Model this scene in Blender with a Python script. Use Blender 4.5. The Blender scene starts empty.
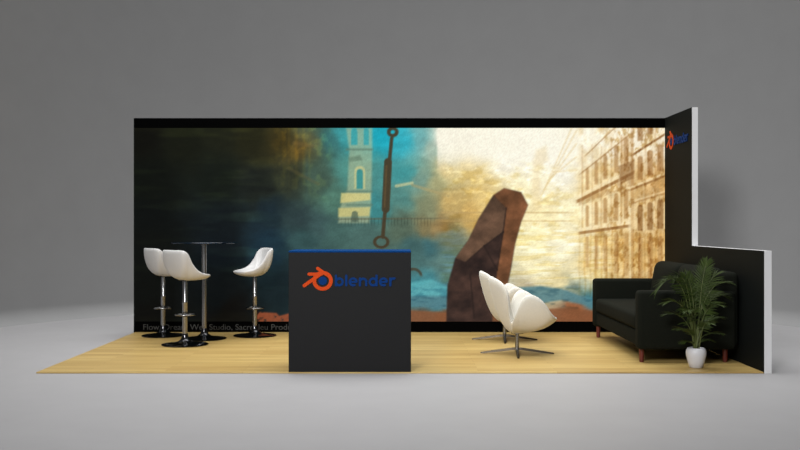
import bpy, bmesh, math, random
import numpy as np
from mathutils import Vector, Matrix
random.seed(7)
C = bpy.context.scene.collection
PI = math.pi

# ------------------------------------------------------------------ helpers
def lin(c):
    c = c / 255.0
    return c / 12.92 if c <= 0.04045 else ((c + 0.055) / 1.055) ** 2.4
def rgb(r, g, b): return (lin(r), lin(g), lin(b), 1.0)

def mat(name, col, rough=0.5, metal=0.0, spec=0.5, noise=0.0, nscale=30.0, bump=0.0, bscale=200.0, sheen=0.0, trans=0.0, ior=1.45):
    m = bpy.data.materials.new(name); m.use_nodes = True
    nt = m.node_tree; p = nt.nodes['Principled BSDF']
    p.inputs['Base Color'].default_value = col
    p.inputs['Roughness'].default_value = rough
    p.inputs['Metallic'].default_value = metal
    p.inputs['Specular IOR Level'].default_value = spec
    p.inputs['IOR'].default_value = ior
    p.inputs['Transmission Weight'].default_value = trans
    p.inputs['Sheen Weight'].default_value = sheen
    tc = nt.nodes.new('ShaderNodeTexCoord')
    if noise:
        n = nt.nodes.new('ShaderNodeTexNoise'); n.inputs['Scale'].default_value = nscale; n.inputs['Detail'].default_value = 4
        nt.links.new(tc.outputs['Object'], n.inputs['Vector'])
        r = nt.nodes.new('ShaderNodeValToRGB')
        r.color_ramp.elements[0].color = tuple(c * (1 - noise) for c in col[:3]) + (1,)
        r.color_ramp.elements[1].color = tuple(min(1, c * (1 + noise)) for c in col[:3]) + (1,)
        r.color_ramp.elements[0].position = 0.3; r.color_ramp.elements[1].position = 0.7
        nt.links.new(n.outputs['Fac'], r.inputs['Fac']); nt.links.new(r.outputs['Color'], p.inputs['Base Color'])
    if bump:
        n = nt.nodes.new('ShaderNodeTexNoise'); n.inputs['Scale'].default_value = bscale
        nt.links.new(tc.outputs['Object'], n.inputs['Vector'])
        b = nt.nodes.new('ShaderNodeBump'); b.inputs['Strength'].default_value = bump; b.inputs['Distance'].default_value = 0.002
        nt.links.new(n.outputs['Fac'], b.inputs['Height']); nt.links.new(b.outputs['Normal'], p.inputs['Normal'])
    return m

def thing(name, label, cat, loc=(0, 0, 0), rz=0.0, group=None):
    o = bpy.data.objects.new(name, None); C.objects.link(o)
    o.location = loc; o.rotation_euler = (0, 0, rz); o.empty_display_size = 0.1
    o['label'] = label; o['category'] = cat; o['kind'] = 'thing'
    if group: o['group'] = group
    return o

def obj(name, bm, m, parent=None, smooth=None):
    me = bpy.data.meshes.new(name)
    bmesh.ops.recalc_face_normals(bm, faces=bm.faces)
    if smooth is not None:
        for f in bm.faces: f.smooth = True
        for e in bm.edges:
            if len(e.link_faces) == 2 and e.calc_face_angle(0) > smooth: e.smooth = False
    bm.to_mesh(me); bm.free()
    o = bpy.data.objects.new(name, me); C.objects.link(o)
    me.materials.append(m)
    if parent: o.parent = parent
    return o

def dup(root, loc, rz, label, group=None):
    def cp(o, par):
        c = o.copy(); C.objects.link(c)
        if par: c.parent = par
        for ch in list(o.children): cp(ch, c)
        return c
    r = cp(root, None); r.location = loc; r.rotation_euler = (0, 0, rz); r['label'] = label
    if group: r['group'] = group
    return r

def box(bm, x0, x1, y0, y1, z0, z1, bev=0.0, seg=3):
    t = bmesh.new()
    bmesh.ops.create_cube(t, size=1.0)
    for v in t.verts:
        v.co = Vector(((x0 + x1) / 2 + v.co.x * (x1 - x0), (y0 + y1) / 2 + v.co.y * (y1 - y0), (z0 + z1) / 2 + v.co.z * (z1 - z0)))
    if bev: bmesh.ops.bevel(t, geom=t.edges[:], offset=bev, segments=seg, profile=0.5, affect='EDGES')
    merge(bm, t); return bm

def merge(bm, t, mtx=None):
    mp = {}
    for v in t.verts: mp[v] = bm.verts.new(mtx @ v.co if mtx else v.co)
    for f in t.faces:
        try: bm.faces.new([mp[v] for v in f.verts])
        except ValueError: pass
    t.free()

def lathe(bm, prof, n=48, cx=0, cy=0):
    rings = []
    for r, z in prof:
        if r < 1e-6: rings.append([bm.verts.new((cx, cy, z))])
        else: rings.append([bm.verts.new((cx + r * math.cos(2 * PI * i / n), cy + r * math.sin(2 * PI * i / n), z)) for i in range(n)])
    for a, b in zip(rings, rings[1:]):
        for i in range(n):
            j = (i + 1) % n
            if len(a) == 1 and len(b) == 1: continue
            if len(a) == 1: bm.faces.new((a[0], b[i], b[j]))
            elif len(b) == 1: bm.faces.new((a[i], b[0], a[j]))
            else: bm.faces.new((a[i], b[i], b[j], a[j]))
    return bm

def tube(bm, pts, rads, n=10, closed=False):
    pts = [Vector(p) for p in pts]
    if not hasattr(rads, '__len__'): rads = [rads] * len(pts)
    rings = []; N = len(pts); up = None
    for i, p in enumerate(pts):
        if closed: d = pts[(i + 1) % N] - pts[i - 1]
        else: d = pts[min(i + 1, N - 1)] - pts[max(i - 1, 0)]
        d.normalize()
        if up is None:
            up = Vector((0, 0, 1)) if abs(d.z) < 0.9 else Vector((1, 0, 0))
        a = d.cross(up).normalized(); b = a.cross(d).normalized(); up = b
        rings.append([bm.verts.new(p + (a * math.cos(2 * PI * k / n) + b * math.sin(2 * PI * k / n)) * rads[i]) for k in range(n)])
    prs = list(zip(rings, rings[1:])) + ([(rings[-1], rings[0])] if closed else [])
    for a, b in prs:
        for k in range(n): bm.faces.new((a[k], a[(k + 1) % n], b[(k + 1) % n], b[k]))
    if not closed:
        bm.faces.new(rings[0]); bm.faces.new(rings[-1][::-1])
    return bm

def catmull(P, n, closed=False):
    P = [Vector(p) for p in P]; out = []; N = len(P)
    for i in range(N if closed else N - 1):
        p0 = P[(i - 1) % N] if closed else P[max(i - 1, 0)]
        p1 = P[i]; p2 = P[(i + 1) % N]
        p3 = P[(i + 2) % N] if closed else P[min(i + 2, N - 1)]
        for k in range(n):
            t = k / n
            out.append(0.5 * ((2 * p1) + (p2 - p0) * t + (2 * p0 - 5 * p1 + 4 * p2 - p3) * t * t + (3 * p1 - p0 - 3 * p2 + p3) * t ** 3))
    if not closed: out.append(P[-1].copy())
    return out

# ------------------------------------------------------------------ materials
M_floor = mat('studio_floor', rgb(154, 153, 154), 0.55, spec=0.3, noise=0.02, nscale=3)
M_cyc = mat('studio_backdrop', rgb(143, 143, 143), 0.8, spec=0.1, noise=0.02, nscale=3)
M_char = mat('charcoal_laminate', rgb(12, 12, 13), 0.6, spec=0.25, noise=0.06, nscale=60)
M_wallchar = mat('charcoal_wall_facing', rgb(16, 19, 18), 0.7, spec=0.1, noise=0.05, nscale=40)
M_core = mat('white_board_edge', rgb(219, 219, 220), 0.6, noise=0.01)
M_bezel = mat('black_bezel', rgb(1, 1, 1), 0.7, spec=0.03)
M_blue = mat('blue_counter_top', rgb(4, 52, 104), 0.7, spec=0.05, noise=0.03)
M_orange = mat('orange_logo', rgb(188, 62, 8), 0.6, spec=0.15)
M_lblue = mat('blue_logo', rgb(0, 44, 100), 0.6, spec=0.1)
M_shell = mat('white_stool_plastic', rgb(198, 197, 196), 0.4, noise=0.01)
M_fab = mat('white_upholstery', rgb(206, 203, 193), 0.85, noise=0.03, nscale=80, bump=0.08, bscale=400, sheen=0.2)
M_chrome = mat('chrome', rgb(142, 142, 143), 0.26, metal=1.0, noise=0.02)
M_dchrome = mat('chrome_dark_reflection', rgb(70, 70, 72), 0.14, metal=1.0)  # chrome with the dark screen's reflection put into its base colour
M_steel = mat('brushed_steel', rgb(66, 59, 50), 0.38, metal=1.0)
M_glass = mat('dark_glass', rgb(20, 42, 62), 0.05, trans=0.7, ior=1.45)
M_sofa = mat('dark_green_black_fabric', rgb(19, 21, 16), 0.95, spec=0.1, noise=0.25, nscale=120, bump=0.3, bscale=500, sheen=0.0)
M_leg = mat('red_brown_wood', rgb(92, 34, 24), 0.5, noise=0.2, nscale=15)
M_pot = mat('white_glazed_ceramic', rgb(206, 206, 210), 0.35)
M_soil = mat('soil', rgb(40, 30, 22), 0.95, noise=0.4, nscale=60, bump=0.6)
M_leaf = mat('palm_leaf', rgb(52, 66, 24), 0.55, spec=0.25, noise=0.3, nscale=12)
M_stem = mat('palm_stem', rgb(84, 92, 44), 0.5, noise=0.2)
M_cap = mat('grey_caption', rgb(54, 54, 53), 0.6)

def wood_material():
    m = bpy.data.materials.new('pale_plank_floor'); m.use_nodes = True
    nt = m.node_tree; L = nt.links; p = nt.nodes['Principled BSDF']
    p.inputs['Roughness'].default_value = 0.42; p.inputs['Specular IOR Level'].default_value = 0.4
    tc = nt.nodes.new('ShaderNodeTexCoord')
    br = nt.nodes.new('ShaderNodeTexBrick')
    br.inputs['Scale'].default_value = 1.0
    br.inputs['Brick Width'].default_value = 1.3; br.inputs['Row Height'].default_value = 0.09
    br.inputs['Mortar Size'].default_value = 0.0016; br.inputs['Bias'].default_value = 0.0
    br.inputs['Color1'].default_value = rgb(193, 167, 106); br.inputs['Color2'].default_value = rgb(174, 145, 87)
    br.inputs['Mortar'].default_value = rgb(150, 118, 66)
    L.new(tc.outputs['Object'], br.inputs['Vector'])
    mp = nt.nodes.new('ShaderNodeMapping'); mp.inputs['Scale'].default_value = (1.2, 38, 10)
    L.new(tc.outputs['Object'], mp.inputs['Vector'])
    n = nt.nodes.new('ShaderNodeTexNoise'); n.inputs['Scale'].default_value = 1.6; n.inputs['Detail'].default_value = 6
    L.new(mp.outputs['Vector'], n.inputs['Vector'])
    r = nt.nodes.new('ShaderNodeValToRGB')
    r.color_ramp.elements[0].position = 0.3; r.color_ramp.elements[0].color = (0.74, 0.70, 0.62, 1)
    r.color_ramp.elements[1].position = 0.7; r.color_ramp.elements[1].color = (1.06, 1.06, 1.04, 1)
    L.new(n.outputs['Fac'], r.inputs['Fac'])
    mx = nt.nodes.new('ShaderNodeMix'); mx.data_type = 'RGBA'; mx.blend_type = 'MULTIPLY'; mx.inputs[0].default_value = 1.0
    L.new(br.outputs['Color'], mx.inputs[6]); L.new(r.outputs['Color'], mx.inputs[7])
    L.new(mx.outputs[2], p.inputs['Base Color'])
    return m
M_wood = wood_material()

# ------------------------------------------------------------------ studio: floor and curved sweep
RF, RC = 5.1, 0.2        # where the floor starts to curve up, radius of the curve
def plan(r):               # horseshoe plan: half circle behind, straight sides towards the viewer
    pts = [(r, -16.0), (r, -8.0)]
    n = 72
    pts += [(r * math.cos(PI * i / n), r * math.sin(PI * i / n)) for i in range(n + 1)]
    pts += [(-r, -8.0), (-r, -16.0)]
    return pts
def sweep(bm, prof, fill=False):
    rows = [[bm.verts.new((x, y, z)) for x, y in plan(r)] for r, z in prof]
    if fill: bm.faces.new(rows[0])
    for a, b in zip(rows, rows[1:]):
        for i in range(len(a) - 1): bm.faces.new((a[i], a[i + 1], b[i + 1], b[i]))
    return bm
cove = [(RF + RC * math.sin(a), RC * (1 - math.cos(a))) for a in [PI / 2 * k / 16 for k in range(17)]]
fl = obj('floor', sweep(bmesh.new(), cove[:4], True), M_floor, smooth=1.0); fl['kind'] = 'structure'
wb = obj('wall_back', sweep(bmesh.new(), cove[3:] + [(RF + RC, 4.0), (RF + RC, 8.5)]), M_cyc, smooth=1.0); wb['kind'] = 'structure'

# ------------------------------------------------------------------ booth platform
PZ = 0.012                 # top of the wood
bm = bmesh.new(); box(bm, -3.0, 2.999, -1.5, 1.499, 0.0, PZ, 0.002, 1)
pf = obj('platform', bm, M_wood)
pf['label'] = 'low pale wood plank platform under the whole booth'; pf['category'] = 'platform'; pf['kind'] = 'thing'

# ------------------------------------------------------------------ video wall
S = 88.33                                   # picture units per metre on the screen
H0 = 1.225
WT = 2.436
vw = thing('video_wall', 'wide black-framed video wall showing a sunlit canal city, at the back of the platform', 'screen', (0, 1.5, 0))
bm = bmesh.new(); box(bm, -3.016, 2.999, 0.0, 0.09, 0.0, WT, 0.003, 1); obj('frame', bm, M_bezel, vw)

def noise2(X, Y, sx, sy, seed, octs=3):
    rng = np.random.default_rng(seed); out = np.zeros_like(X); amp = 1.0; tot = 0
    for o in range(octs):
        g = rng.random((260, 260))
        u = (X / sx * 2 ** o) % 255; v = (Y / sy * 2 ** o) % 255
        i = u.astype(int); j = v.astype(int); fu = u - i; fv = v - j
        fu = fu * fu * (3 - 2 * fu); fv = fv * fv * (3 - 2 * fv)
        out += amp * ((g[j, i] * (1 - fu) + g[j, i + 1] * fu) * (1 - fv) + (g[j + 1, i] * (1 - fu) + g[j + 1, i + 1] * fu) * fv)
        tot += amp; amp *= 0.55
    return out / tot
def sm(a, b, x):
    t = np.clip((x - a) / (b - a), 0, 1); return t * t * (3 - 2 * t)
def seg_dist(X, Y, x0, y0, x1, y1):
    dx, dy = x1 - x0, y1 - y0
    t = np.clip(((X - x0) * dx + (Y - y0) * dy) / (dx * dx + dy * dy), 0, 1)
    return np.hypot(X - x0 - t * dx, Y - y0 - t * dy)
def poly_mask(X, Y, P, soft):
    ins = np.zeros(X.shape, bool); d = np.full(X.shape, 1e9); n = len(P)
    for k in range(n):
        (xa, ya), (xb, yb) = P[k], P[(k + 1) % n]
        d = np.minimum(d, seg_dist(X, Y, xa, ya, xb, yb))
        if ya != yb: ins ^= ((ya > Y) != (yb > Y)) & (X < (xb - xa) * (Y - ya) / (yb - ya) + xa)
    return sm(-soft, soft, np.where(ins, d, -d))

SAMPLES = [
 (140,135,14,14,10),(180,140,22,24,16),(220,135,28,30,20),(255,140,34,34,20),(280,140,55,48,24),(298,150,84,70,36),(311,140,86,88,62),(325,140,55,108,108),
 (150,180,14,17,13),(220,180,20,25,20),(260,185,26,30,27),(290,180,46,50,38),(315,180,66,88,76),
 (150,220,12,15,14),(220,220,17,23,26),(270,220,26,40,48),(300,220,44,60,62),(320,225,58,82,82),
 (150,245,13,15,13),(220,245,15,21,25),(270,245,26,46,58),(300,243,52,80,80),
 (150,290,12,14,12),(220,290,12,16,17),(280,285,22,34,38),(150,315,11,11,9),(230,315,13,12,10),(330,300,40,60,60),
 (345,135,60,152,156),(380,135,28,168,188),(402,140,50,168,184),(420,140,110,174,174),(433,150,160,182,165),
 (350,170,80,142,132),(402,175,66,152,154),(420,180,118,152,138),(434,185,172,168,122),
 (335,200,80,120,104),(375,205,60,132,134),(405,200,80,132,126),(425,205,132,138,106),
 (330,230,68,100,94),(365,235,72,102,96),(400,230,84,102,86),(425,225,126,114,78),(440,225,160,130,82),(410,245,62,96,96),(430,245,60,104,110),
 (446,140,246,240,222),(480,140,252,247,228),(520,140,255,251,238),(545,150,255,251,238),
 (446,168,220,198,140),(470,172,232,208,146),(450,200,196,166,102),(480,195,228,198,128),(470,215,204,168,98),(450,240,112,124,108),(445,260,92,124,118),
 (540,180,254,244,212),(560,170,255,250,232),(540,210,251,235,184),(570,215,250,238,196),(560,245,255,247,214),(540,265,252,241,196),(580,270,248,233,184),(560,285,238,220,166),
 (505,150,254,249,232),(520,200,252,239,192),(530,240,252,241,192),
 (590,135,243,225,184),(620,135,224,190,136),(655,140,208,168,112),(600,180,240,218,168),(640,180,230,200,148),(655,190,212,174,118),
 (610,220,240,216,166),(650,220,230,200,148),(620,260,236,206,144),(655,250,228,194,132),(600,260,246,226,174),(620,300,200,170,120),(655,300,190,160,110),
 (420,290,66,136,146),(440,300,70,128,138),(420,316,96,92,80),(446,317,120,80,52),(570,293,128,146,136),(588,300,70,134,150),(574,313,160,92,54),(592,318,144,82,50),(480,310,60,90,100),(530,300,190,175,140)]

def paint():
    nx, ny = 531, 194
    gx = np.linspace(133.5, 665, nx); gy = np.linspace(321.5, 128, ny)
    X, Y = np.meshgrid(gx, gy)
    jx = X + 7 * (noise2(X, Y, 18, 18, 1) - 0.5) * 2; jy = Y + 7 * (noise2(X, Y, 18, 18, 2) - 0.5) * 2
    w = np.zeros_like(X); img = np.zeros(X.shape + (3,))
    for x, y, r, g, b in SAMPLES:
        k = 1.0 / ((jx - x) ** 2 + (jy - y) ** 2 + 60.0) ** 2
        w += k; img += k[..., None] * np.array([r, g, b], float)
    img /= w[..., None]
    def over(mask, col): 
        nonlocal img
        img = img * (1 - mask[..., None]) + mask[..., None] * np.array(col, float)
    def mul(mask, f):
        nonlocal img
        img = img * (1 + mask[..., None] * (np.array(f, float) - 1))
    # overall mottling, broad brush strokes
    img *= (0.90 + 0.2 * noise2(X, Y, 9, 5, 3))[..., None]
    mul(sm(300, 240, X) * sm(0.45, 0.75, noise2(X, Y, 60, 9, 4)), (1.35, 1.35, 1.2))
    # dim facade columns on the left of the light
    for cx, ww in ((284, 1.6), (289, 1.0), (296, 1.3), (303, 1.2), (309, 1.0)):
        mul(sm(ww + 1.2, ww - 0.6, np.abs(X - cx - 2 * (noise2(X, Y, 5, 30, int(cx)) - .5))) * sm(205, 150, Y) * 0.5 * (.4 + noise2(X, Y, 4, 6, 77)), (1.3, 1.22, 1.0))
    mul(sm(262, 285, X) * sm(336, 322, X) * sm(215, 170, Y) * sm(.45, .7, noise2(X, Y, 6, 8, 78)), (1.22, 1.18, 1.04))
    over(sm(2.4, 0.8, seg_dist(X, Y, 288, 168, 318, 184)) * 0.22, (120, 104, 60))
    over(sm(3, 0.8, seg_dist(X, Y, 294, 143, 312, 146)) * 0.25, (130, 104, 60))
    # hazy stone tower in the blue gap
    tw = poly_mask(X, Y, [(346, 128), (372, 128), (372, 150), (371, 205), (369, 223), (338, 223), (340, 207), (347, 190), (349, 150)], 1.6)
    over(tw * 0.62, (176, 186, 148))
    over(poly_mask(X, Y, [(341, 193), (370, 193), (370, 200), (340, 203)], 1.0) * 0.75, (222, 206, 130))
    over(poly_mask(X, Y, [(338, 208), (370, 207), (369, 216), (338, 217)], 1.0) * 0.7, (214, 198, 122))
    for yy in (149.5, 191.5, 205):
        over(sm(2.0, 0.5, np.abs(Y - yy)) * sm(344, 347, X) * sm(374, 371, X) * 0.6, (92, 120, 104))
    def arch(cx, yb, yt, hw, col, a, s=0.8):
        m = sm(s, -s, np.abs(X - cx) - hw) * sm(s, -s, Y - yb) * np.where(Y > yt + hw, 1.0, sm(s, -s, np.hypot(X - cx, (Y - yt - hw)) - hw))
        over(m * a, col)
    arch(354, 145, 128, 3.2, (50, 160, 168), 0.85); arch(366, 145, 128, 2.6, (50, 160, 168), 0.8)
    arch(359.5, 189, 166, 5.4, (200, 198, 140), 0.8); arch(359.5, 189, 169, 3.3, (50, 140, 142), 0.9)
    arch(354.5, 222, 211, 3.4, (72, 92, 80), 0.7)
    over(poly_mask(X, Y, [(348, 158), (360, 155), (362, 160), (349, 162)], 1.2) * 0.5, (86, 110, 92))
    # balustrade and rail across the far bank
    over(sm(1.3, 0.4, np.abs(Y - 219 + (X - 360) * 0.01)) * sm(332, 342, X) * sm(450, 430, X) * 0.55, (92, 92, 72))
    mul(sm(0.3, 0.8, np.sin(X * 1.9)) * sm(217, 219, Y) * sm(228, 223, Y) * sm(335, 345, X) * sm(440, 425, X) * 0.5, (0.72, 0.72, 0.72))
    over(sm(2.2, 0.7, seg_dist(X, Y, 396, 186, 412, 183)) * 0.7, (206, 202, 150))
    over(sm(2.2, 0.7, seg_dist(X, Y, 412, 185, 448, 196)) * 0.5, (176, 158, 108))
    # light shaft edge: blue haze to glare
    glare = sm(435.5, 438.5, X) * sm(176, 150, Y + 6 * (noise2(X, Y, 14, 8, 8) - .5))
    over(glare * 0.85, (253, 247, 228))
    # warm bank and ripples
    ban = sm(438, 446, X) * sm(590, 560, X) * sm(158, 172, Y) * sm(250, 225, Y)
    mul(ban * sm(0.5, 0.72, noise2(X, Y, 12, 7, 11)), (0.95, 0.92, 0.82))
    mul(ban * sm(0.55, 0.8, noise2(X, Y, 8, 4, 12)), (1.1, 1.12, 1.15))
    rip = sm(436, 446, X) * sm(640, 600, X) * sm(222, 232, Y) * sm(300, 285, Y)
    mul(rip * sm(0.5, 0.68, noise2(X, Y, 26, 2.6, 13)), (0.97, 0.94, 0.84))
    mul(rip * sm(0.55, 0.75, noise2(X, Y, 18, 2.4, 14)), (1.06, 1.08, 1.14))
    for yy, a in ((212.5, .5), (221, .45)):
        over(sm(1.2, 0.4, np.abs(Y - yy)) * sm(436, 445, X) * sm(582, 560, X) * a, (190, 160, 104))
    # far pale towers in the glare
    over(poly_mask(X, Y, [(536, 150), (546, 146), (548, 160), (540, 166), (541, 210), (531, 212), (532, 165)], 3) * 0.35, (226, 200, 146))
    for k in range(5):
        over(sm(1.4, 0.5, seg_dist(X, Y, 541 + 3 * k, 196 - 6 * k, 576, 128 + 13 * k - 10)) * 0.35, (222, 196, 140))
    # sunlit palace facades in steep perspective, seen from the vanishing point vx, vy
    vx, vy = 490.0, 246.0
    ang = (vy - Y) / np.maximum(X - vx, 1.0)
    fac = sm(572, 584, X) * sm(300, 292, Y)
    n1 = noise2(X, Y, 4, 6, 21); n2 = noise2(X, Y, 10, 14, 22)
    mul(fac * sm(0.35, 0.75, n2) * 0.8, (0.9, 0.84, 0.72)); mul(fac * sm(0.45, 0.8, n1) * 0.8, (1.1, 1.1, 1.1))
    def cornice(a0, xa, xb, th, al):
        c = np.abs(ang - a0) * (X - vx)
        over(sm(th + 0.7, th - 0.7, c) * sm(xa - 3, xa + 2, X) * sm(xb + 2, xb - 2, X) * al, (150, 104, 56))
        c2 = np.abs((ang - a0) * (X - vx) - th * 2.4)
        over(sm(th + 0.7, th - 0.7, c2) * sm(xa - 3, xa + 2, X) * sm(xb + 2, xb - 2, X) * al * 0.8, (250, 232, 190))
    cornice(0.512, 577, 634, 1.7, 0.8); cornice(0.145, 579, 630, 1.5, 0.75); cornice(0.40, 622, 665, 1.1, 0.75)
    cornice(0.64, 632, 665, 1.3, 0.85); cornice(0.80, 580, 628, 1.0, 0.5); cornice(0.30, 632, 665, 0.9, 0.5); cornice(0.95, 585, 620, 1.0, 0.45)
    over(poly_mask(X, Y, [(620, 138), (633, 132), (634, 172), (621, 176)], 1.2) * 0.35, (206, 160, 100))
    def bay(cx, hw, a0, a1, col, al, top=True):
        yb = vy - a0 * (cx - vx); yt = vy - a1 * (cx - vx)
        arch(cx, yb, yt, hw, col, al, 0.9)
    for cx, hw in ((587, 1.6), (596, 1.8), (605, 2.0), (616, 2.2), (626, 2.4)):
        bay(cx, hw + 1.3, 0.19, 0.45, (244, 222, 172), 0.45); bay(cx, hw, 0.20, 0.42, (172, 126, 72), 0.62)
        bay(cx, hw, 0.58, 0.80, (170, 126, 76), 0.6)
        bay(cx, hw, -0.22, 0.10, (182, 138, 82), 0.55)
    for cx, hw in ((640, 2.8), (650, 3.0), (660, 3.2)):
        bay(cx, hw + 2, 0.10, 0.30, (246, 222, 170), 0.5); bay(cx, hw, 0.10, 0.275, (138, 94, 48), 0.7)
        bay(cx, hw, 0.44, 0.60, (160, 112, 62), 0.65); bay(cx, hw, 0.70, 0.86, (150, 104, 56), 0.65)
        bay(cx, hw * 0.8, -0.30, 0.06, (172, 126, 72), 0.55)
    for k, (px, a0, a1, hw, al) in enumerate([(582, .2, 1.1, .8, .45), (592, .17, 1.0, .7, .35), (601, .17, .9, .8, .4), (611, .17, .9, .9, .45), (621, .17, .85, 1.0, .5), (632, -.3, .85, 1.4, .6), (645, .1, .85, .9, .4), (655, .1, .85, .9, .4)]):
        over(sm(hw + .6, hw - .6, np.abs(X - px)) * sm(vy - a1 * (px - vx) - 1, vy - a1 * (px - vx) + 1, Y) * sm(vy - a0 * (px - vx) + 1, vy - a0 * (px - vx) - 1, Y) * al * (.2 + .8 * n1), (176, 130, 78))
        over(sm(hw + .6, hw - .6, np.abs(X - px + 2 * hw)) * sm(vy - a1 * (px - vx) - 1, vy - a1 * (px - vx) + 1, Y) * sm(vy - a0 * (px - vx) + 1, vy - a0 * (px - vx) - 1, Y) * al * (.2 + .8 * n1), (252, 238, 200))
    over(poly_mask(X, Y, [(576, 200), (630, 173), (634, 178), (634, 185), (579, 206)], .9) * .35 * sm(.35, .6, noise2(X, Y, 3, 4, 61)), (160, 112, 62))
    over(poly_mask(X, Y, [(618, 166), (634, 160), (634, 178), (620, 184)], .9) * .5, (128, 86, 46))
    mul(fac * sm(0.5, 0.72, noise2(X, Y, 3, 5, 62)) * sm(585, 620, X), (0.84, 0.76, 0.62))
    mul(fac * sm(0.2, 0.9, np.sin(X * 1.15 + 3 * n2)) * sm(228, 236, Y) * 0.5, (0.88, 0.8, 0.66))
    # boat at the bottom: blue gunwale, brown boards
    over(poly_mask(X, Y, [(405, 292), (432, 281), (470, 290), (540, 286), (562, 289), (602, 304), (606, 310), (562, 300), (480, 312), (405, 306)], 1.5) * 0.85, (84, 128, 136))
    over(poly_mask(X, Y, [(405, 284), (430, 279), (456, 290), (452, 296), (405, 296)], 2) * 0.8, (96, 178, 182))
    mul(sm(0.5, 0.75, noise2(X, Y, 12, 4, 31)) * sm(280, 290, Y) * sm(403, 408, X) * sm(610, 600, X), (0.75, 0.82, 0.86))
    over(poly_mask(X, Y, [(405, 310), (480, 314), (560, 308), (612, 312), (612, 323), (405, 323)], 1.5) * 0.85, (134, 84, 54))
    over(sm(2.0, 0.8, np.abs(np.hypot(X - 413, (Y - 277)) - 8)) * sm(278, 274, Y) * 0.8, (70, 60, 44))
    # generic leaning brown rock on the bank
    st = poly_mask(X, Y, [(446, 322), (447, 286), (455, 258), (468, 240), (478, 219), (493, 195), (504, 188), (521, 192), (528, 205), (521, 222), (515, 244), (511, 268), (506, 292), (503, 322)], 1.1)
    tn = noise2(X, Y, 12, 9, 41)
    f1 = poly_mask(X, Y, [(493, 195), (504, 188), (521, 192), (528, 205), (521, 222), (515, 244), (506, 292), (503, 322), (492, 322), (497, 270), (503, 232), (506, 208)], 1.0)
    f2 = poly_mask(X, Y, [(455, 258), (468, 240), (478, 219), (493, 195), (506, 208), (503, 232), (484, 246), (466, 262)], 1.0)
    col = np.stack([58 + 50 * (tn - .5), 43 + 34 * (tn - .5), 38 + 26 * (tn - .5)], -1)
    col = col * (1 - f2[..., None]) + f2[..., None] * np.stack([96 + 60 * (tn - .5), 72 + 44 * (tn - .5), 56 + 34 * (tn - .5)], -1)
    col = col * (1 - f1[..., None]) + f1[..., None] * np.stack([116 + 70 * (tn - .5), 76 + 44 * (tn - .5), 50 + 30 * (tn - .5)], -1)
    img = img * (1 - st[..., None]) + st[..., None] * col
    for q in ((506, 208, 503, 232), (503, 232, 484, 246), (484, 246, 466, 262), (497, 270, 484, 246), (470, 275, 474, 318), (503, 232, 497, 270)):
        over(st * sm(1.3, 0.4, seg_dist(X, Y, *q)) * 0.5, (36, 28, 26))
    # hanging rod with a ring in the blue gap
    rod = np.full(X.shape, 0.0)
    for (x0, y0, x1, y1, r) in ((391.5, 138, 389, 163, 1.8), (387.8, 162, 385.4, 209, 4.0), (385, 208, 382.6, 237, 1.9)):
        rod = np.maximum(rod, sm(r + 0.7, r - 0.7, seg_dist(X, Y, x0, y0, x1, y1)))
    rod = np.maximum(rod, sm(2.2, 1.0, np.abs(np.hypot((X - 381), (Y - 242) * 1.25) - 6.6)))
    rod = np.maximum(rod, sm(2.4, 1.0, np.abs(np.hypot((X - 392.5) * 0.9, (Y - 132)) - 3.6)))
    over(rod * 0.95, (70, 58, 40))
    over(sm(1.5, 0.3, seg_dist(X, Y, 386.2, 166, 384.2, 207)) * 0.6, (104, 84, 54))
    # small red-brown planks low on the left
    over(poly_mask(X, Y, [(252, 322), (259, 312), (276, 313), (279, 316), (290, 313), (300, 314), (300, 322)], 1.0) * 0.8 * sm(0.25, 0.5, noise2(X, Y, 5, 3, 51) + .1), (164, 82, 50))
    img *= (0.96 + 0.08 * np.random.default_rng(5).random(X.shape))[..., None]
    return X, Y, np.clip(img, 0, 255)

PX, PY, IMG = paint()
ny, nx = PX.shape
co = np.stack([(PX - 399.75) / S, np.full(PX.shape, -0.003), H0 + (225 - PY) / S], -1).reshape(-1, 3)
co[:, 0] = np.clip(co[:, 0], -3.015, 2.998)
idx = np.arange(ny * nx).reshape(ny, nx)
faces = np.stack([idx[:-1, :-1], idx[:-1, 1:], idx[1:, 1:], idx[1:, :-1]], -1).reshape(-1, 4)
me = bpy.data.meshes.new('screen_picture')
me.vertices.add(len(co)); me.vertices.foreach_set('co', co.ravel())
me.loops.add(faces.size); me.loops.foreach_set('vertex_index', faces.ravel())
me.polygons.add(len(faces)); me.polygons.foreach_set('loop_start', np.arange(0, faces.size, 4))
me.update(calc_edges=True)
c = IMG.reshape(-1, 3) / 255.0
cl = np.where(c <= 0.04045, c / 12.92, ((c + 0.055) / 1.055) ** 2.4)
at = me.color_attributes.new('picture', 'FLOAT_COLOR', 'POINT')
at.data.foreach_set('color', np.concatenate([cl, np.ones((len(cl), 1))], 1).astype(np.float32).ravel())
m = bpy.data.materials.new('lit_screen'); m.use_nodes = True
nt = m.node_tree; p = nt.nodes['Principled BSDF']
p.inputs['Base Color'].default_value = (0.001, 0.001, 0.001, 1); p.inputs['Roughness'].default_value = 0.6; p.inputs['Specular IOR Level'].default_value = 0.02
a = nt.nodes.new('ShaderNodeAttribute'); a.attribute_name = 'picture'
nt.links.new(a.outputs['Color'], p.inputs['Emission Color']); p.inputs['Emission Strength'].default_value = 1.0
me.materials.append(m)
scr = bpy.data.objects.new('screen', me); C.objects.link(scr); scr.parent = vw
scr['label'] = 'lit picture of a canal between golden facades'

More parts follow.
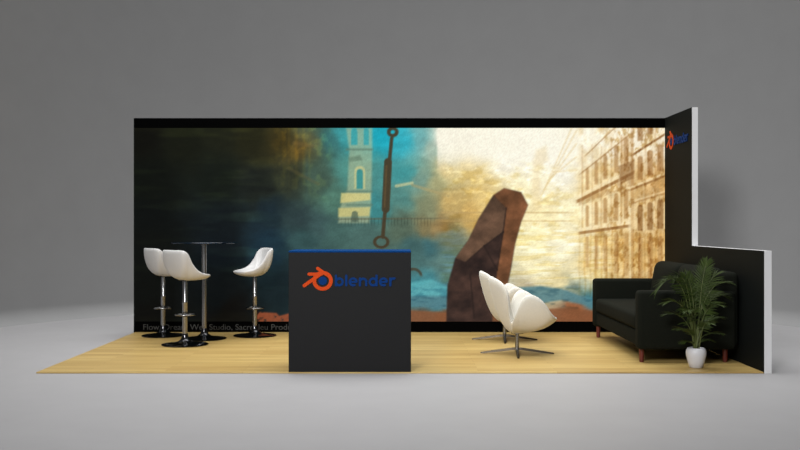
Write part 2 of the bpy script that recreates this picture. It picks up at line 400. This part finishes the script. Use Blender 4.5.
def text_mesh(body, size, depth):
    cu = bpy.data.curves.new('caption', 'FONT'); cu.body = body; cu.size = size; cu.extrude = depth
    t = bpy.data.objects.new('caption_curve', cu); C.objects.link(t)
    bpy.context.view_layer.update()
    me = bpy.data.meshes.new_from_object(t.evaluated_get(bpy.context.evaluated_depsgraph_get()))
    bpy.data.objects.remove(t); bpy.data.curves.remove(cu)
    return me
cm = text_mesh('Flow, Dream Well Studio, Sacrebleu Productions', 0.1, 0.001)
xs = [v.co.x for v in cm.vertices]; x0, x1 = min(xs), max(xs)
# 'Flow, Dream Well Studio, Sacrebleu Prod' fills 143..292 of the picture
sx = 0.965 * (292 - 143) / S / ((x1 - x0) * 39.2 / 46.0)
for v in cm.vertices:
    x, y, z = v.co
    v.co = Vector(((143 - 399.75) / S + (x - x0) * sx, -0.002 - z, H0 + (225 - 329.8) / S + y * 0.92))
cm.materials.append(M_cap)
cap = bpy.data.objects.new('caption_lettering', cm); C.objects.link(cap); cap.parent = vw; cap['label'] = 'grey caption line in the lower black bar'

# ------------------------------------------------------------------ logo: ring with three arms and lower-case lettering
def ring2(ro, ri, c, n=48, sq=1.0): return [('ring', ro, ri, c, n, sq)]
class Flat:
    """flat shapes in a plane (u right, v up), given thickness d"""
    def __init__(s, f, d): s.bm = bmesh.new(); s.f = f; s.d = d
    def prism(s, P):
        s.d += 0.0003
        a = [s.bm.verts.new(s.f(u, v, 0)) for u, v in P]; b = [s.bm.verts.new(s.f(u, v, s.d)) for u, v in P]
        n = len(P); s.bm.faces.new(b); s.bm.faces.new(a[::-1])
        for i in range(n): s.bm.faces.new((a[i], a[(i + 1) % n], b[(i + 1) % n], b[i]))
    def capsule(s, p0, p1, w):
        a = math.atan2(p1[1] - p0[1], p1[0] - p0[0]); r = w / 2; P = []
        for k in range(9): t = a + PI / 2 + PI * k / 8; P.append((p0[0] + r * math.cos(t), p0[1] + r * math.sin(t)))
        for k in range(9): t = a - PI / 2 + PI * k / 8; P.append((p1[0] + r * math.cos(t), p1[1] + r * math.sin(t)))
        s.prism(P)
    def arc(s, c, r, w, a0, a1, n=28, sy=1.0):
        s.d += 0.0003
        full = abs(a1 - a0) >= 359.9; vs = []
        for k in range(n if full else n + 1):
            t = math.radians(a0 + (a1 - a0) * k / n); cs, sn = math.cos(t), math.sin(t) * sy
            q = [(c[0] + (r - w / 2) * cs, c[1] + (r - w / 2) * sn), (c[0] + (r + w / 2) * cs, c[1] + (r + w / 2) * sn)]
            vs.append([s.bm.verts.new(s.f(*p, h)) for h in (0, s.d) for p in q])
        for a, b in zip(vs, vs[1:] + ([vs[0]] if full else [])):
            for i, j in ((0, 1), (1, 3), (3, 2), (2, 0)): s.bm.faces.new((a[i], a[j], b[j], b[i]))
        if not full:
            for v in (vs[0], vs[-1]): s.bm.faces.new((v[0], v[1], v[3], v[2]))
    def disc(s, c, r, n=32): s.prism([(c[0] + r * math.cos(2 * PI * k / n), c[1] + r * math.sin(2 * PI * k / n)) for k in range(n)])

def logo(parent, f, d):
    e = Flat(f, d)
    e.arc((0, 0), 8.3, 3.7, 0, 360, 48, 0.97)
    e.capsule((-5.0, 12.3), (6.2, 4.6), 3.1)
    e.capsule((-13.6, 6.6), (-1.0, 6.6), 3.1)
    e.capsule((-18.2, -4.8), (-3.0, 6.0), 3.4)
    e.prism([(-2, 8.1), (2.5, 8.1), (6.5, 5.5), (3, 5)])
    em = obj('logo_emblem', e.bm, M_orange, parent); em['label'] = 'orange ring emblem with three arms'
    q = Flat(f, d); q.disc((0.1, -0.1), 4.2)
    dt = obj('emblem_dot', q.bm, M_lblue, em); dt['label'] = 'blue dot inside the orange ring'
    L = Flat(f, d); w = 2.3; R = 4.5; r = R - w / 2; y = -1.15; x = 12.2
    def stem(cx, top=5.9): L.capsule((cx, y - R + w / 2), (cx, top - w / 2), w)
    def bowl(cx): L.arc((cx, y), r, w, 0, 360)
    def e_(cx):
        L.arc((cx, y), r, w, 0, 312); L.capsule((cx - r, y), (cx + r, y), w * 0.8)
    stem(x + w / 2, 6.2); bowl(x + R); x += 2 * R + 1.22
    stem(x + w / 2, 6.2); x += w + 1.22
    e_(x + R); x += 2 * R + 1.22
    L.arc((x + R - .2, y), r - .2, w, 0, 180); L.capsule((x + w / 2 - .1, y - R + w / 2), (x + w / 2 - .1, y + r), w)
    L.capsule((x + 2 * R - w / 2 - .6, y - R + w / 2), (x + 2 * R - w / 2 - .6, y), w); x += 2 * R + 0.7
    bowl(x + R); stem(x + 2 * R - w / 2, 6.2); x += 2 * R + 1.22
    e_(x + R); x += 2 * R + 1.22
    L.capsule((x + w / 2, y - R + w / 2), (x + w / 2, y + r), w); L.arc((x + R, y), r, w, 60, 180)
    lt = obj('logo_lettering', L.bm, M_lblue, parent); lt['label'] = 'blue lower-case lettering beside the emblem'

# ------------------------------------------------------------------ partition wall on the right
pw = thing('partition_wall', 'stepped charcoal side wall with white edges on the right end of the platform', 'wall', (3.0, 0, 0))
YS = 0.487; ZL = 1.012; ZT = 2.436
side = [(1.59, 0), (-1.5, 0), (-1.5, ZL), (YS, ZL), (YS, ZT), (1.59, ZT)]
def slab(x0, x1):
    bm = bmesh.new(); a = [bm.verts.new((x0, y, z)) for y, z in side]; b = [bm.verts.new((x1, y, z)) for y, z in side]
    bm.faces.new(a); bm.faces.new(b[::-1]); n = len(a)
    for i in range(n): bm.faces.new((a[i], a[(i + 1) % n], b[(i + 1) % n], b[i]))
    return bm
obj('core_panel', slab(0.003, 0.064), M_core, pw)['label'] = 'white board edge of the wall'
obj('facing_panel', slab(0.0, 0.003), M_wallchar, pw)['label'] = 'charcoal inner face of the wall'
sw = 1.063 / 120.8
logo(pw, lambda u, v, h: Vector((-0.0005 - h, 1.24 - u * sw, 2.147 + v * sw)), 0.004)

# ------------------------------------------------------------------ reception counter
ct = thing('counter', 'charcoal box-shaped reception counter with blue top and orange and blue logo', 'counter', (-0.414, -1.499, PZ))
CW, CH, CD = 1.01, 1.0, 0.5
bm = bmesh.new(); box(bm, -CW / 2, CW / 2, 0, CD, 0, CH - 0.014, 0.003, 2); obj('body', bm, M_char, ct)
bm = bmesh.new(); box(bm, -CW / 2, CW / 2, 0, CD, CH - 0.0138, CH, 0.002, 1); obj('countertop', bm, M_blue, ct)['label'] = 'blue counter top'
sc_ = 1 / 120.8
logo(ct, lambda u, v, h: Vector((-0.638 + 0.414 + u * sc_, -0.0005 - h, 0.7656 - PZ + v * sc_)), 0.004)

# ------------------------------------------------------------------ bar stools and bar table
BASE = [(0, 0.0), (0.225, 0.0), (0.234, 0.003), (0.235, 0.007), (0.228, 0.011), (0.17, 0.017), (0.11, 0.025), (0.07, 0.036), (0.045, 0.055), (0.034, 0.08), (0.0275, 0.115), (0.0, 0.115)]
def polar_shell(rim, c0, c1, k_out, k_in, zo, zi, th, n=5, rings=7, notch=None):
    """closed shell of an outer and an inner surface that meet in a soft rim; rim is the half outline from front to back"""
    half = catmull(rim, n)
    full = half + [Vector((p.x, -p.y, p.z)) for p in half[-2:0:-1]]
    N = len(full); bm = bmesh.new(); c0 = Vector(c0); c1 = Vector(c1)
    vo = bm.verts.new(c0); vi = bm.verts.new(c1); R = []
    def kk(i, k):
        s = min(i, N - i) / (N / 2); s *= len(k) - 1; j = min(int(s), len(k) - 2); return k[j] + (k[j + 1] - k[j]) * (s - j)
    def bez(a, b, c, t): return a * (1 - t) ** 2 + b * 2 * t * (1 - t) + c * t * t
    def hor(p, c, k, z): return Vector((c.x + (p.x - c.x) * k, c.y + (p.y - c.y) * k, z))
    for q in range(1, rings + 1):
        t = q / rings; row = []
        for i, p in enumerate(full): row.append(bm.verts.new(bez(c0, hor(p, c0, kk(i, k_out), zo), p, t)))
        R.append(row)
    for q in range(rings, 0, -1):
        t = q / rings; row = []
        for i, p in enumerate(full):
            d = Vector((p.x - c1.x, p.y - c1.y, 0)).normalized()
            tk = th * (1 if notch is None else min(1, .35 + (Vector((p.x, abs(p.y), p.z)) - Vector(notch)).length * 3))
            pi = p - d * tk + Vector((0, 0, 0.004))
            row.append(bm.verts.new(bez(c1, hor(pi, c1, kk(i, k_in), zi), pi, t)))
        R.append(row)
    for i in range(N):
        j = (i + 1) % N
        bm.faces.new((vo, R[0][j], R[0][i])); bm.faces.new((vi, R[-1][i], R[-1][j]))
        for a, b in zip(R, R[1:]): bm.faces.new((a[i], a[j], b[j], b[i]))
    return bm
def subsurf(o, l=1):
    s = o.modifiers.new('smooth', 'SUBSURF'); s.levels = l; s.render_levels = l

def bar_stool(label):
    t = thing('bar_stool', label, 'bar stool', group='bar stools around the tall table')
    bm = bmesh.new(); lathe(bm, BASE); obj('base', bm, M_dchrome, t, 0.6)['label'] = 'chrome trumpet base with a dark reflection in its colour'
    bm = bmesh.new(); lathe(bm, [(0, .1), (.0265, .1), (.0265, .42), (.0285, .425), (.0285, .44), (.0255, .445), (.0255, .666), (0, .666)], 32); obj('column', bm, M_chrome, t, 0.6)
    bm = bmesh.new()
    tube(bm, [(0.094 * math.cos(2 * PI * k / 40), 0.094 * math.sin(2 * PI * k / 40), 0.305) for k in range(40)], 0.0085, 8, True)
    for k in range(3):
        a = 2 * PI * k / 3 + 0.5; tube(bm, [(0.027 * math.cos(a), 0.027 * math.sin(a), .305), (.092 * math.cos(a), .092 * math.sin(a), .305)], 0.006, 8)
    lathe(bm, [(0.0275, .285), (.034, .288), (.034, .322), (.0275, .325)], 24)
    obj('footrest', bm, M_chrome, t, 0.8)
    bm = bmesh.new(); box(bm, -.05, .05, -.05, .05, .652, .664, .003, 1); obj('seat_plate', bm, M_dchrome, t)
    rim = [(.228, 0, .724), (.22, .1, .724), (.185, .18, .73), (.08, .208, .75), (.01, .213, .79), (-.045, .213, .855), (-.085, .213, .93),
           (-.125, .208, .968), (-.158, .176, .980), (-.176, .09, .981), (-.18, 0, .981)]
    bm = polar_shell(rim, (0, 0, .668), (.015, 0, .728), [.92, .98, .98, .98, .98], [.85, .9, .85, .8, .8], .666, .722, .026)
    for v in bm.verts: v.co.z -= .018
    s = obj('seat', bm, M_shell, t, 3.0); subsurf(s); s['label'] = 'white moulded bucket seat'
    return t
s1 = bar_stool('white bar stool in front of the tall table, overlapping the stool behind')
s1.location = (-2.176, 0.33, PZ); s1.rotation_euler = (0, 0, math.radians(44))
dup(s1, (-2.59, 1.13, PZ), math.radians(36), 'white bar stool at the left end of the screen, partly hidden by another stool')
dup(s1, (-1.588, 1.13, PZ), math.radians(180 + 24), 'white bar stool facing left, on the counter side of the tall table')

bt = thing('bar_table', 'tall round bar table with thin dark glass top and chrome column', 'table', (-2.083, 0.84, PZ))
bm = bmesh.new(); lathe(bm, BASE); obj('base', bm, M_dchrome, bt, 0.6)
bm = bmesh.new(); lathe(bm, [(0, .1), (.026, .1), (.026, 1.0), (.05, 1.008), (.11, 1.012), (.11, 1.018), (0, 1.018)], 32); obj('column', bm, M_chrome, bt, 0.6)
bm = bmesh.new(); lathe(bm, [(0, 1.018), (.346, 1.018), (.35, 1.021), (.35, 1.027), (.346, 1.03), (0, 1.03)], 64); obj('tabletop', bm, M_glass, bt, 0.6)

# ------------------------------------------------------------------ lounge chairs
def lounge_chair(label):
    t = thing('lounge_chair', label, 'armchair', group='white winged lounge chairs')
    rim = [(.385, 0, .345), (.368, .13, .347), (.30, .258, .405), (.205, .325, .525), (.09, .345, .582), (.012, .335, .54), (-.045, .31, .42), (-.085, .275, .315),
           (-.112, .285, .42), (-.122, .302, .53), (-.138, .302, .62), (-.183, .272, .685), (-.236, .185, .72), (-.274, .09, .73), (-.28, 0, .73)]
    bm = polar_shell(rim, (-.03, 0, .19), (.02, 0, .27), [.7, .76, .84, .78, .64, .6, .58], [.64, .7, .8, .74, .55, .5, .42], .198, .265, .05, 5, 8, (-.085, .275, .315))
    s = obj('shell', bm, M_fab, t, 3.0); subsurf(s); s['label'] = 'white upholstered shell with arms and winged back'
    bm = bmesh.new(); lathe(bm, [(0, .05), (.02, .05), (.02, .185), (.06, .192), (.06, .2), (0, .2)], 24); obj('column', bm, M_chrome, t, 0.6)
    for k in range(4):
        a = PI / 2 * k - math.radians(5); ca, sa = math.cos(a), math.sin(a); bm = bmesh.new(); rows = []
        for r, hw, z0, z1 in ((0.0, .017, .036, .058), (.05, .017, .034, .056), (.2, .014, .014, .034), (.335, .010, .0, .013), (.345, .007, .0, .009)):
            rows.append([bm.verts.new((r * ca - w * sa, r * sa + w * ca, z)) for w, z in ((-hw, z0), (hw, z0), (hw * .7, z1), (-hw * .7, z1))])
        for p, q in zip(rows, rows[1:]):
            for i in range(4): bm.faces.new((p[i], p[(i + 1) % 4], q[(i + 1) % 4], q[i]))
        bm.faces.new(rows[0]); bm.faces.new(rows[-1][::-1])
        obj('base_arm', bm, M_steel, t)
    return t
c1 = lounge_chair('white winged lounge chair in front of its twin, nearer the platform edge'); c1.location = (1.105, -0.34, PZ)
dup(c1, (1.105, 0.76, PZ), 0, 'white winged lounge chair nearer the screen, mostly hidden behind its twin')

# ------------------------------------------------------------------ sofa (faces the chairs, its back to the side wall)
sf = thing('sofa', 'dark green-black fabric sofa with red-brown legs against the side wall', 'sofa', (2.55, 0.03, PZ))
X0, X1, YN, YF = -.46, .43, -1.03, 1.05     # front, back, near end, far end
def soft(name, x0, x1, y0, y1, z0, z1, bev, parent=sf, m=M_sofa, puff=0.0, lean=0.0):
    bm = bmesh.new(); box(bm, x0, x1, y0, y1, z0, z1, 0)
    bmesh.ops.bevel(bm, geom=bm.edges[:], offset=bev, segments=5, profile=0.5, affect='EDGES')
    if puff or lean:
        bmesh.ops.subdivide_edges(bm, edges=[e for e in bm.edges if e.calc_length() > .2], cuts=6, use_grid_fill=True)
        cx, cy, cz = (x0 + x1) / 2, (y0 + y1) / 2, (z0 + z1) / 2
        for v in bm.verts:
            u, w, h = (v.co.x - cx) / (x1 - x0) * 2, (v.co.y - cy) / (y1 - y0) * 2, (v.co.z - cz) / (z1 - z0) * 2
            if x1 - x0 > z1 - z0: v.co.z += puff * (1 - u * u) * (1 - w * w) * (1 if h > 0 else 0)
            else: v.co.x += puff * (1 - h * h) * (1 - w * w) * (-1 if u < 0 else 0)
            v.co.x += lean * (v.co.z - z0) / (z1 - z0)
    return obj(name, bm, m, parent, 0.9)
soft('seat_frame', X0 + .02, X1 - .02, YN + .13, YF - .13, .135, .275, .02)
soft('back_panel', X1 - .17, X1, YN + .02, YF - .02, .135, .80, .05)
for y0, y1 in ((YN, YN + .15), (YF - .15, YF)): soft('armrest', X0, X1 - .03, y0, y1, .118, .635, .035)
ym = (YN + YF) / 2
soft('seat_cushion', X0 + .005, X1 - .2, YN + .152, YF - .152, .277, .425, .04, puff=.012)
for y0, y1 in ((YN + .152, ym - .002), (ym + .002, YF - .152)):
    soft('back_cushion', X1 - .32, X1 - .15, y0, y1, .40, .83, .065, puff=.03, lean=.07)
for x in (X0 + .05, X1 - .10):
    for y in (YN + .1, YF - .1):
        bm = bmesh.new(); lathe(bm, [(0, 0), (.017, 0), (.019, .002), (.024, .138), (0, .138)], 20, x, y); obj('leg', bm, M_leg, sf, 0.6)

# ------------------------------------------------------------------ potted palm
pp = thing('potted_palm', 'green feathery palm in a small white pot in front of the sofa', 'plant', (2.52, -1.24, PZ))
bm = bmesh.new(); lathe(bm, [(0, 0), (.05, 0), (.056, .004), (.07, .05), (.082, .10), (.086, .128), (.081, .152), (.072, .166), (.066, .169), (.062, .165), (.066, .15), (.066, .138), (0, .138)], 40)
pot = obj('pot', bm, M_pot, pp, 0.9); pot['label'] = 'white glazed pot'
bm = bmesh.new(); lathe(bm, [(0, .139), (.066, .139), (.064, .145), (.03, .15), (0, .151)], 30); obj('soil', bm, M_soil, pot, 0.9)
def frond(tip, bend, ln, seed):
    rnd = random.Random(seed); tip = Vector(tip); b = Vector((rnd.uniform(-.02, .02), rnd.uniform(-.02, .02), .143))
    horiz = Vector((tip.x, tip.y, 0))
    ctrl = b + Vector((horiz.x * .25, horiz.y * .25, (tip.z - b.z) * .75 + bend))
    f = lambda t: b * (1 - t) ** 2 + ctrl * 2 * t * (1 - t) + tip * t * t
    bm = bmesh.new(); N = 12
    tube(bm, [f(k / N) for k in range(N + 1)], [.0048 * (1 - .8 * k / N) for k in range(N + 1)], 6)
    fo = obj('stem', bm, M_stem, None, 0.9)
    bm = bmesh.new(); n = 22
    for k in range(n + 1):
        t = .40 + .60 * k / n; p = f(t); d = (f(min(1, t + .01)) - f(t - .01)).normalized()
        side = d.cross(Vector((0, 0, 1))); 
        if side.length < .05: side = Vector((1, 0, 0))
        side.normalize()
        if abs(d.z) > .8: side = (side * .5 + Vector((rnd.uniform(.5, 1), rnd.uniform(-.4, .4), 0))).normalized(); side = (side - d * side.dot(d)).normalized()
        nrm = side.cross(d).normalized()
        L = ln * (.45 + .75 * math.sin(PI * min(1, .15 + .8 * k / n))) * rnd.uniform(.85, 1.12)
        for s in (-1, 1):
            q = k / n
            e = (side * s * (1 - .55 * q) + d * (.55 + .6 * q) + nrm * rnd.uniform(.0, .25)).normalized()
            wv = e.cross(nrm).normalized() * (.0052 if k < n else .004)
            droop = Vector((0, 0, -1)) * L * .22
            pts = [(0, .3), (.3, 1.0), (.65, .8), (1.0, .05)]
            row = []
            for u, wd in pts:
                c_ = p + e * L * u + droop * u * u
                row.append((bm.verts.new(c_ + wv * wd), bm.verts.new(c_ + nrm * -.0016 * wd), bm.verts.new(c_ - wv * wd)))
            for r0, r1 in zip(row, row[1:]):
                bm.faces.new((r0[0], r0[1], r1[1], r1[0])); bm.faces.new((r0[1], r0[2], r1[2], r1[1]))
    me_o = obj('frond', bm, M_leaf, pp)
    fo.parent = me_o
TIPS = [((.10, .02, .90), .05, .115), ((.27, -.04, .72), .20, .12), ((.26, .04, .60), .20, .115), ((-.33, .0, .66), .46, .13), ((-.27, -.08, .56), .18, .125),
        ((-.24, .04, .45), .12, .115), ((-.18, -.1, .34), .06, .10), ((.21, .03, .42), .10, .105), ((.18, -.09, .30), .06, .09), ((-.12, -.05, .22), .05, .075),
        ((-.07, .05, .78), .10, .115), ((.16, -.14, .54), .14, .11), ((-.12, -.18, .50), .14, .11), ((.04, .08, .68), .10, .11), ((-.26, .06, .72), .34, .125),
        ((.04, -.24, .40), .1, .10), ((.12, -.02, .23), .05, .075), ((.20, .02, .80), .12, .115), ((-.17, -.02, .76), .26, .125)]
for i, (tp, bd, ln) in enumerate(TIPS): frond(tp, bd, ln, i)

# ------------------------------------------------------------------ studio lamps, world, camera
def area(name, loc, target, size, power, col=(1, 1, 1), sy=None, spread=180, disk=False):
    l = bpy.data.lights.new(name, 'AREA'); l.spread = math.radians(spread); l.energy = power; l.size = size; l.color = col
    if disk: l.shape = 'DISK'
    if sy: l.shape = 'RECTANGLE'; l.size_y = sy
    o = bpy.data.objects.new(name, l); C.objects.link(o); o.location = loc
    o.rotation_euler = (Vector(target) - Vector(loc)).to_track_quat('-Z', 'Y').to_euler()
    return o
area('key_softbox', (-2.6, -10.5, 5.2), (0.6, 0, 0.9), 2.2, 118, spread=60)
area('overhead_softbox', (0, 2.0, 7.6), (0, 2.0, 0), 11.0, 560, spread=90, disk=True)
w = bpy.data.worlds.new('studio_air'); bpy.context.scene.world = w; w.use_nodes = True
w.node_tree.nodes['Background'].inputs['Color'].default_value = (1.0, 1.0, 1.0, 1); w.node_tree.nodes['Background'].inputs['Strength'].default_value = 0.3

cam = bpy.data.cameras.new('camera'); co_ = bpy.data.objects.new('camera', cam); C.objects.link(co_)
co_.location = (0, -9.53, 1.225); co_.rotation_euler = (PI / 2, 0, 0)
cam.sensor_width = 36; cam.lens = 974 * 36 / 800; cam.clip_end = 200
s = bpy.context.scene; s.camera = co_
s.view_settings.view_transform = 'Standard'; s.view_settings.look = 'None'; s.view_settings.gamma = 1; s.view_settings.use_curve_mapping = False
s.view_settings.exposure = 0.0
